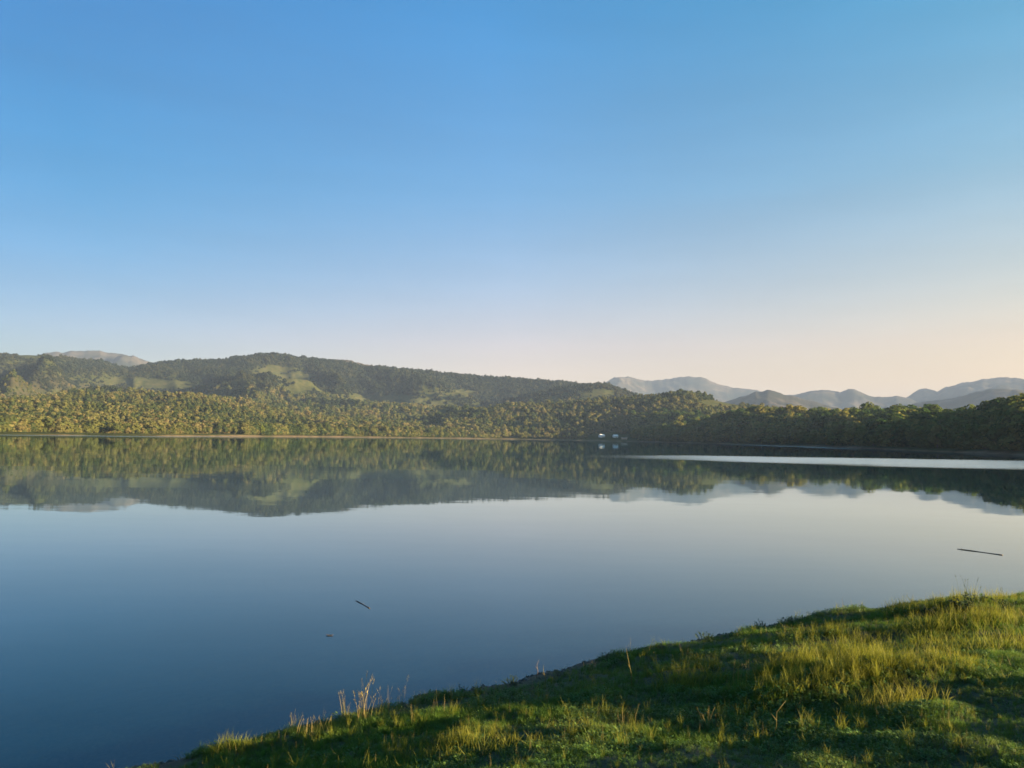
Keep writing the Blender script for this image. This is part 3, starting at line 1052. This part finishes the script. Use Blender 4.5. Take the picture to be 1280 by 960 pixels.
# ------------------------------------------------------------------ grass
def grass_mat(name, base, tip, dry, trans=0.4):
    m, nt, out = new_mat(name)
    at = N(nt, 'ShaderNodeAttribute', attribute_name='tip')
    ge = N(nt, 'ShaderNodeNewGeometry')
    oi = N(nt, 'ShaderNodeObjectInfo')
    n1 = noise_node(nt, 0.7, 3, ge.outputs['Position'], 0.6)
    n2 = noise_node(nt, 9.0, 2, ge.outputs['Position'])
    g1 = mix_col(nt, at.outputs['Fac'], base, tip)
    mr_ = N(nt, 'ShaderNodeMapRange')
    nt.links.new(n1.outputs[0], mr_.inputs[0])
    mr_.inputs[1].default_value, mr_.inputs[2].default_value = 0.42, 0.70
    ad = N(nt, 'ShaderNodeMath', operation='MULTIPLY')
    nt.links.new(mr_.outputs[0], ad.inputs[0])
    nt.links.new(oi.outputs['Random'], ad.inputs[1])
    g2 = mix_col(nt, ad.outputs[0], g1, dry)
    hs = N(nt, 'ShaderNodeHueSaturation')
    mr2 = N(nt, 'ShaderNodeMapRange')
    nt.links.new(n2.outputs[0], mr2.inputs[0])
    mr2.inputs[1].default_value, mr2.inputs[2].default_value = 0.3, 0.7
    mr2.inputs[3].default_value, mr2.inputs[4].default_value = 0.6, 1.35
    nt.links.new(mr2.outputs[0], hs.inputs['Value'])
    nt.links.new(g2, hs.inputs['Color'])
    d = N(nt, 'ShaderNodeBsdfPrincipled')
    d.inputs['Roughness'].default_value = 0.6
    d.inputs['Specular IOR Level'].default_value = 0.25
    t = N(nt, 'ShaderNodeBsdfTranslucent')
    nt.links.new(hs.outputs[0], d.inputs['Base Color'])
    nt.links.new(hs.outputs[0], t.inputs[0])
    mx = N(nt, 'ShaderNodeMixShader')
    mx.inputs[0].default_value = trans
    nt.links.new(d.outputs[0], mx.inputs[1])
    nt.links.new(t.outputs[0], mx.inputs[2])
    nt.links.new(mx.outputs[0], out.inputs[0])
    return m


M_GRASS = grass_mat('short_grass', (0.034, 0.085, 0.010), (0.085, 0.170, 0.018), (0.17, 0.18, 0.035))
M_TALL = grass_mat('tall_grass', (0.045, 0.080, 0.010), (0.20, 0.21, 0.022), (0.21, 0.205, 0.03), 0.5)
M_HERB = grass_mat('herb_leaves', (0.032, 0.074, 0.014), (0.062, 0.128, 0.024), (0.10, 0.13, 0.035), 0.25)
M_STRAW = grass_mat('dry_straw', (0.12, 0.105, 0.030), (0.21, 0.175, 0.060), (0.20, 0.155, 0.055), 0.3)
M_WEED = grass_mat('dark_weed', (0.020, 0.040, 0.010), (0.045, 0.075, 0.020), (0.07, 0.05, 0.03), 0.2)


def blades(n, h, spread_, width, lean, rg, seg=3):
    """n curved tapering blades round the origin; returns verts, quads, height fraction"""
    q = rg.uniform(0, 2 * math.pi, n)
    rr = spread_ * np.sqrt(rg.uniform(0, 1, n))
    bx, by = rr * np.cos(q), rr * np.sin(q)
    d_ = rg.uniform(0, 2 * math.pi, n)
    L = h * rg.uniform(0.55, 1.1, n)
    ln = lean * rg.uniform(0.2, 1.2, n)
    wv = width * rg.uniform(0.7, 1.3, n)
    f = rg.uniform(0, 2 * math.pi, n)
    V, T = [], []
    for i in range(seg + 1):
        t = i / seg
        off = ln * L * t ** 1.8
        px, py = bx + off * np.cos(d_), by + off * np.sin(d_)
        pz = L * t * (1 - 0.35 * np.minimum(ln, 1.2) * t) - 0.03 * (i == 0)
        w = wv * (1 - t) ** 0.7 * 0.5 + 0.0002
        for s in (-1, 1):
            V.append(np.stack([px + s * w * np.cos(f), py + s * w * np.sin(f), pz], -1))
            T.append(np.full(n, t))
    V = np.stack(V, 1)
    T = np.stack(T, 1)
    k = 2 * (seg + 1)
    o = (np.arange(n) * k)[:, None, None]
    fq = np.array([(2 * i, 2 * i + 1, 2 * i + 3, 2 * i + 2) for i in range(seg)])[None]
    return V.reshape(-1, 3), (o + fq).reshape(-1, 4), T.ravel()


def herb(n, h, rg, size):
    """a low leafy plant: short stalks each ending in a folded oval leaf"""
    V, Fq, T = [], [], []
    for i in range(n):
        q, ln = rg.uniform(0, 6.28), rg.uniform(0.2, 1.0)
        L = h * rg.uniform(0.4, 1.0)
        tip = np.array([math.cos(q) * ln * L, math.sin(q) * ln * L, L * (1 - 0.3 * ln)])
        u = np.array([math.cos(q), math.sin(q), rg.uniform(-0.3, 0.5)])
        s = size * rg.uniform(0.6, 1.2)
        v = np.array([-math.sin(q), math.cos(q), rg.uniform(-.2, .2)])
        o = len(V)
        V += [tip, tip + u * s * .5 + v * s * .33 + (0, 0, s * .12), tip + u * s * 1.1, tip + u * s * .5 - v * s * .33 + (0, 0, s * .12)]
        Fq.append((o, o + 1, o + 2, o + 3))
        T += [0.4, 0.8, 1, 0.8]
        V += [np.array([0, 0, -.02]), np.array([0.004, 0, -.02]), tip + (0.002, 0, 0), tip - (0.002, 0, 0)]
        Fq.append((o + 4, o + 5, o + 6, o + 7))
        T += [0, 0, .4, .4]
    return np.array(V), np.array(Fq), np.array(T)


def turf_spots(n, x0, x1, y0, y1, seed, dmin=0.36):
    rg = np.random.default_rng(seed)
    x, y = rg.uniform(x0, x1, n), rg.uniform(y0, y1, n)
    d_ = shore_dist(x, y)
    z = bank_z(x, y)
    px, py = project(x, np.maximum(y, 0.3), z)
    s_ = sstep(520, 600, px) * sstep(800, 720, px)
    k = (d_ > dmin + (0.5 + 0.45 * s_) * fbm(x / 0.5, y / 0.5, 2, 5)) & (px > -250) & (px < 1530) & (py < 1250)
    return x[k], y[k], z[k], d_[k], rg


xs, ys = [], []
x1, y1, z1, d1, rg = turf_spots(75000, -6, 8, 1.5, 8.5, 401)
x2, y2, z2, d2, _ = turf_spots(60000, -3, 17, 8.5, 21, 402)
x, y, z, d_ = np.concatenate([x1, x2]), np.concatenate([y1, y2]), np.concatenate([z1, z2]), np.concatenate([d1, d2])
n = len(x)
tallf = np.zeros(n)
for mx_, my_, l, w, h in MOUNDS:
    tallf = np.maximum(tallf, np.exp(-(((x - mx_) / (l * .9)) ** 2 + ((y - my_) / (w * .9)) ** 2)) * min(1, h / 0.10))
patch = fbm(x / 0.8, y / 0.8, 3, 411)
g = np.clip(0.55 + 1.0 * (patch - 0.4), 0.4, 1.3) * np.interp(y, [3, 7, 14, 20], [0.55, 0.8, 1.05, 1.2]) + 0.35 * tallf
g *= rg.uniform(0.75, 1.25, n)
u = rg.uniform(0, 1, n)
idx = np.where(u < 0.34 * (fbm(x / 1.3, y / 1.3, 2, 419) > 0.45) + 0.05, rg.integers(6, 9, n), rg.integers(0, 4, n))
idx = np.where(rg.uniform(0, 1, n) < 0.02 + 0.45 * tallf * (tallf > 0.25), rg.integers(4, 6, n), idx)
idx = np.where(rg.uniform(0, 1, n) < 0.008, 9, idx)
protos = []
for i in range(4):
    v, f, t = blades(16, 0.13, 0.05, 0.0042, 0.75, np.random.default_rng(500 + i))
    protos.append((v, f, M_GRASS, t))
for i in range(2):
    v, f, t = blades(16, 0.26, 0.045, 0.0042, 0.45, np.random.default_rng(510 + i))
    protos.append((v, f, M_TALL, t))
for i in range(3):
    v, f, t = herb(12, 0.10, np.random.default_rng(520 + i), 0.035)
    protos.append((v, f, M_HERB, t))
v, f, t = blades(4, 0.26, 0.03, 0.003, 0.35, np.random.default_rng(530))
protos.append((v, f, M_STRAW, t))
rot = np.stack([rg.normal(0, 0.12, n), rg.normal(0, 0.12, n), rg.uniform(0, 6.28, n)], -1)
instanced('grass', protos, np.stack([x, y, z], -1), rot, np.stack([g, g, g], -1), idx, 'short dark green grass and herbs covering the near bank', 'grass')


# stones, clods and washed-up litter along the water's edge
M_STONE = simple_mat('wet_stone', [(0.3, (0.018, 0.016, 0.014)), (0.55, (0.06, 0.052, 0.044)), (0.75, (0.13, 0.115, 0.10))], 9, 0.7)
rg = np.random.default_rng(451)
s_ = rg.uniform(-3, 24, 5200)
o_ = rg.normal(0.05, 0.40, 5200)
b_ = np.interp(s_, SP_S, SP_O)
x = SP[0, 0] + SHORE_DIR[0] * s_ + SHORE_NRM[0] * (b_ - o_)
y = SP[0, 1] + SHORE_DIR[1] * s_ + SHORE_NRM[1] * (b_ - o_)
z = bank_z(x, y)
n = len(x)
protos = []
for i in range(4):
    r0 = np.random.default_rng(460 + i)
    V = np.array([(math.cos(q) * math.cos(e_), math.sin(q) * math.cos(e_), 0.7 * math.sin(e_)) for e_ in (-1.2, -0.5, 0.2, 0.8, 1.3) for q in np.linspace(0, 6.283, 8)[:-1]])
    V = V * r0.uniform(0.75, 1.2, (len(V), 1)) * np.array([1.2, 0.85, 0.8])
    Fq = [(a_ * 7 + k, a_ * 7 + (k + 1) % 7, (a_ + 1) * 7 + (k + 1) % 7, (a_ + 1) * 7 + k) for a_ in range(4) for k in range(7)]
    protos.append((V, np.array(Fq), M_STONE, np.zeros(len(V))))
v, f, t = blades(5, 1.0, 0.3, 0.05, 1.3, np.random.default_rng(470))
v[:, 2] *= 0.35
protos.append((v * 0.2, f, M_STRAW, t))
idx = np.where(rg.uniform(0, 1, n) < 0.05, 4, rg.integers(0, 4, n))
g = np.where(idx == 4, rg.uniform(0.5, 1.2, n), 0.010 + 0.035 * rg.uniform(0, 1, n) ** 3)
rot = np.stack([rg.normal(0, 0.2, n), rg.normal(0, 0.2, n), rg.uniform(0, 6.28, n)], -1)
instanced('pebbles', protos, np.stack([x, y, z], -1), rot, np.stack([g, g, g], -1), idx, 'small dark stones and washed-up straw along the edge of the bank', 'pebbles')

# ------------------------------------------------------------------ single plants of the bank
def on_bank(px, py):
    """where the ray of a pixel meets the bank"""
    a_, t_ = ray(px, py)
    rr = np.linspace(3, 40, 1500)
    zz = CAM_H + rr * float(t_)
    h = bank_z(rr * math.sin(a_), rr * math.cos(a_))
    i = int(np.argmax(zz < np.maximum(h, 0)))
    return rr[i] * math.sin(a_), rr[i] * math.cos(a_), float(h[i])


def plant(name, px, py, geo, mat, label, cat, group=None):
    v, f, t = geo
    x, y, z = on_bank(px, py)
    o = link(bpy.data.objects.new(name, np_mesh(name, v, f, mat, False, {'tip': ('FLOAT', t)})))
    o.location = (x, y, z - 0.01)
    tag(o, label, cat, group)
    return o


def seed_stalks(n, h, spread_, rg, lean=0.25, head=True):
    """dry grass stems with feathery seed heads"""
    V, Fq, T = blades(n, h, spread_, 0.0045, lean, rg, 4)
    V, Fq, T = [V], [Fq], [T]
    o = len(V[0])
    base = V[0].reshape(n, 10, 3)
    if head:
        for i in range(n):
            tip, dn = base[i, 8], base[i, 6]
            ax = (tip - dn)
            for k in range(9):
                c = tip - ax * 0.75 * (k / 9)
                q = rg.uniform(0, 6.28)
                s = h * 0.022 * (1 - 0.4 * abs(k - 4) / 4)
                out_ = np.array([math.cos(q), math.sin(q), 1.3]) * s
                sd_ = np.array([-math.sin(q), math.cos(q), 0]) * s * 0.35
                V.append(np.array([c, c + out_ * .6 + sd_, c + out_ * 1.3, c + out_ * .6 - sd_]))
                Fq.append(np.array([[o, o + 1, o + 2, o + 3]]))
                T.append(np.array([.8, .9, 1, .9]))
                o += 4
    return np.concatenate(V), np.concatenate(Fq), np.concatenate(T)


def weed(n, h, rg, leafy=60):
    """an upright bushy weed: stems with leaves all along"""
    V, Fq, T = blades(n, h, 0.05 + 0.35 * h, 0.006, 0.8, rg, 4)
    base = V.reshape(n, 10, 3)
    V, Fq, T = [V], [Fq], [T]
    o = len(V[0])
    for i in range(n):
        for k in range(leafy):
            t = rg.uniform(0.03, 1) * 3.999
            j = int(t)
            c = base[i, 2 * j] * (1 - (t - j)) + base[i, 2 * j + 2] * (t - j)
            q = rg.uniform(0, 6.28)
            s = h * rg.uniform(0.07, 0.14)
            d_ = np.array([math.cos(q), math.sin(q), rg.uniform(-.1, .9)])
            sd_ = np.array([-math.sin(q), math.cos(q), 0]) * 0.28
            V.append(np.array([c, c + (d_ * .5 + sd_) * s, c + d_ * s, c + (d_ * .5 - sd_) * s]))
            Fq.append(np.array([[o, o + 1, o + 2, o + 3]]))
            T.append(np.array([.3, .7, 1, .7]))
            o += 4
    return np.concatenate(V), np.concatenate(Fq), np.concatenate(T)


R_ = np.random.default_rng
STALKS = [  # px, py of the foot, height, stems, spread, label
    (364, 908, 0.24, 6, 0.03, 'leftmost pale dry seed stalks at the edge of the near bank'),
    (384, 912, 0.22, 14, 0.08, 'second dry stalk tuft from the left along the bank edge'),
    (400, 910, 0.20, 7, 0.03, 'short dry stalks right of the second tuft on the bank edge'),
    (430, 895, 0.33, 8, 0.03, 'pair of pale dry stalks left of the tallest stalk bunch'),
    (446, 893, 0.28, 4, 0.04, 'thin leaning dry stalk between the pair and the tallest bunch'),
    (455, 897, 0.50, 18, 0.05, 'tallest bunch of golden dry stalks standing against the dark water'),
    (478, 884, 0.30, 8, 0.06, 'feathery dry stalks just right of the tallest bunch'),
    (498, 880, 0.22, 4, 0.03, 'single pale stalk at the bank edge left of the tall thin stalk'),
    (505, 878, 0.36, 3, 0.015, 'tall thin pale stalk alone against the water'),
    (525, 880, 0.22, 7, 0.05, 'short russet dry stalks at the bank edge left of the bare soil'),
    (603, 858, 0.17, 7, 0.04, 'pinkish feathery stalk tuft on the bank edge left of the upright twigs'),
    (668, 871, 0.18, 5, 0.02, 'short straw-coloured stalks below the upright twigs'),
    (412, 903, 0.16, 3, 0.02, 'thin short dry stem at the bank edge left of the pale pair'),
    (470, 888, 0.24, 4, 0.05, 'thin dry stems close against the tallest bunch on its right'),
    (545, 874, 0.16, 4, 0.05, 'few short dry stems at the bank edge right of the russet stalks'),
    (566, 868, 0.14, 3, 0.03, 'lone short dry stem between the russet stalks and the pinkish tuft'),
    (625, 856, 0.14, 4, 0.05, 'short dry stems just right of the pinkish tuft'),
    (735, 834, 0.16, 4, 0.06, 'short dry stems on the bank edge right of the upright twigs'),
    (812, 818, 0.20, 4, 0.08, 'thin dry stems on the bank edge above the bent bare twig'),
    (930, 848, 0.24, 12, 0.10, 'russet dry tuft between the yellow grass clumps'),
    (783, 903, 0.20, 8, 0.06, 'pale dry stalks in the middle of the green bank'),
    (890, 905, 0.22, 9, 0.06, 'pale dry stalks in the green bank below the left yellow clump'),
    (1208, 752, 0.55, 5, 0.10, 'tall dark seed heads standing on the crest at the right'),
    (1246, 750, 0.40, 4, 0.10, 'thin seed stalk with a dark head at the far right of the crest'),
    (1118, 764, 0.35, 5, 0.15, 'thin seed stalks on the crest left of the tall dark seed heads'),
]
for i, (px, py, h, n_, sp_, lab) in enumerate(STALKS):
    plant('dry_grass_stalks', px, py + 8, seed_stalks(n_ + 2, h * 1.05, sp_ * 1.5, R_(600 + i)), M_STRAW if i < 22 else M_WEED, lab, 'dry grass', 'dry seed stalks along the near bank')

CLUMPS = [  # px, py, half length, half width, height, blades, label
    (860, 858, 0.42, 0.22, 0.30, 420, 'yellow sunlit grass clump, the leftmost one on the bank'),
    (1056, 830, 0.55, 0.26, 0.38, 650, 'large arched yellow-green grass clump in the upper middle of the right bank'),
    (1118, 884, 0.45, 0.20, 0.27, 420, 'yellow grass clump with dark shade under its right end'),
    (1010, 868, 0.45, 0.14, 0.18, 260, 'low yellow grass patch left of the shaded clump'),
    (1190, 784, 0.95, 0.32, 0.32, 700, 'golden grass clump just below the crest at the right'),
    (1250, 812, 0.75, 0.30, 0.30, 520, 'yellow grass clump at the right edge of the picture'),
    (1150, 812, 0.50, 0.25, 0.24, 300, 'small yellowish grass clump between the crest clump and the right edge clump'),
    (290, 938, 0.25, 0.15, 0.22, 160, 'pale green grass tuft at the left end of the bank by the water'),
    (590, 940, 0.70, 0.22, 0.20, 380, 'green-yellow grass patch at the bottom centre of the bank'),
]
for i, (px, py, l, w, h, n_, lab) in enumerate(CLUMPS):
    rg_ = R_(700 + i)
    v, f, t = blades(n_, h, 1.0, 0.005, 0.5, rg_, 4)
    b3 = v.reshape(n_, 10, 3)
    cxy = b3[:, 0, :2].copy()
    new = cxy * np.array([l, w])
    b3[:, :, :2] += (new - cxy)[:, None, :]
    edge = np.hypot(cxy[:, 0], cxy[:, 1])
    x0, y0, z0 = on_bank(px, py)
    dz = bank_z(x0 + new[:, 0], y0 + new[:, 1]) - z0
    b3[:, :, 2] *= (1.05 - 0.5 * edge ** 2)[:, None]
    b3[:, :, 2] += dz[:, None]
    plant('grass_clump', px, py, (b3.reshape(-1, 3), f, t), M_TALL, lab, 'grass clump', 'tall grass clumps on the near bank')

WEEDS = [
    (585, 862, 0.20, 7, 'small dark weed at the water edge left of the bare soil'), (640, 848, 0.16, 8, 'low dark weed on the bare soil left of the upright twigs'),
    (758, 818, 0.20, 7, 'small leafy weed on the bank edge right of the upright twigs'), (830, 806, 0.22, 6, 'dark weed on the bank edge above the leftmost yellow clump'),
    (880, 793, 0.20, 11, 'bushy dark green weed at the bank edge in the middle'), (950, 776, 0.19, 9, 'dark bushy weed on the bank edge right of the middle weed'),
    (990, 772, 0.20, 9, 'rounded dark weed at the bank edge below the open water'), (1210, 758, 0.42, 14, 'big dark green weed on the crest under the tall seed heads'),
    (1165, 762, 0.26, 7, 'small dark weed on the crest left of the big weed'), (1262, 756, 0.32, 8, 'dark weed on the crest at the right edge of the picture'),
    (700, 838, 0.12, 6, 'tiny weed at the edge just right of the upright twigs'), (510, 884, 0.14, 8, 'low dark weed behind the tall thin stalk')]
for i, (px, py, h, n_, lab) in enumerate(WEEDS):
    plant('weed', px, py + 9, weed(n_ + 6, h * 0.8, R_(800 + i)), M_WEED, lab, 'weed', 'dark weeds along the bank edge')

# upright twigs
for i, (px, py, h, lx, label) in enumerate([(670, 842, 0.24, 0.04, 'dark upright twig at the bank edge, left of a pair'), (681, 850, 0.24, -0.02, 'pale upright twig, right of the pair at the bank edge'),
                                            (790, 855, 0.46, -0.07, 'tall bent bare twig standing in the grass left of the yellow clumps'),
                                            (962, 920, 0.30, 0.14, 'thin fallen straw-coloured stem leaning in the dark grass at bottom right')]):
    x, y, z = on_bank(px, py + 6)
    tb = [tube([(0, 0, -0.04), (lx * .3 + 0.012, 0, h * .35), (lx * .5 - 0.01, 0.01, h * .7), (lx, 0.02, h)], [0.0045, 0.004, 0.003, 0.001], 6)]
    tb.append(tube([(lx * .4, 0, h * .5), (lx * .4 - 0.04, 0.02, h * .68)], [0.003, 0.001], 4))
    V, Fc = join_tubes(tb)
    o = link(bpy.data.objects.new('twig', py_mesh('twig', V, Fc, M_BARK if i == 0 else M_STRAW, True)))
    o.location = (x, y, z)
    tag(o, label, 'twig')

# ------------------------------------------------------------------ morning haze over lake and hills
M_HAZE, nt, out = new_mat('haze')
pv = N(nt, 'ShaderNodeVolumePrincipled')
pv.inputs['Color'].default_value = (0.29, 0.43, 0.70, 1)
pv.inputs['Density'].default_value = 9.5e-5
pv.inputs['Anisotropy'].default_value = 0.0
nt.links.new(pv.outputs[0], out.inputs['Volume'])
V, Fc = box(-9500, 9500, -400, 9900, -12, 640)
hz = link(bpy.data.objects.new('haze', py_mesh('haze', V, Fc, M_HAZE)))
tag(hz, 'thin pale haze lying over the lake and the hills', 'haze', kind='stuff')
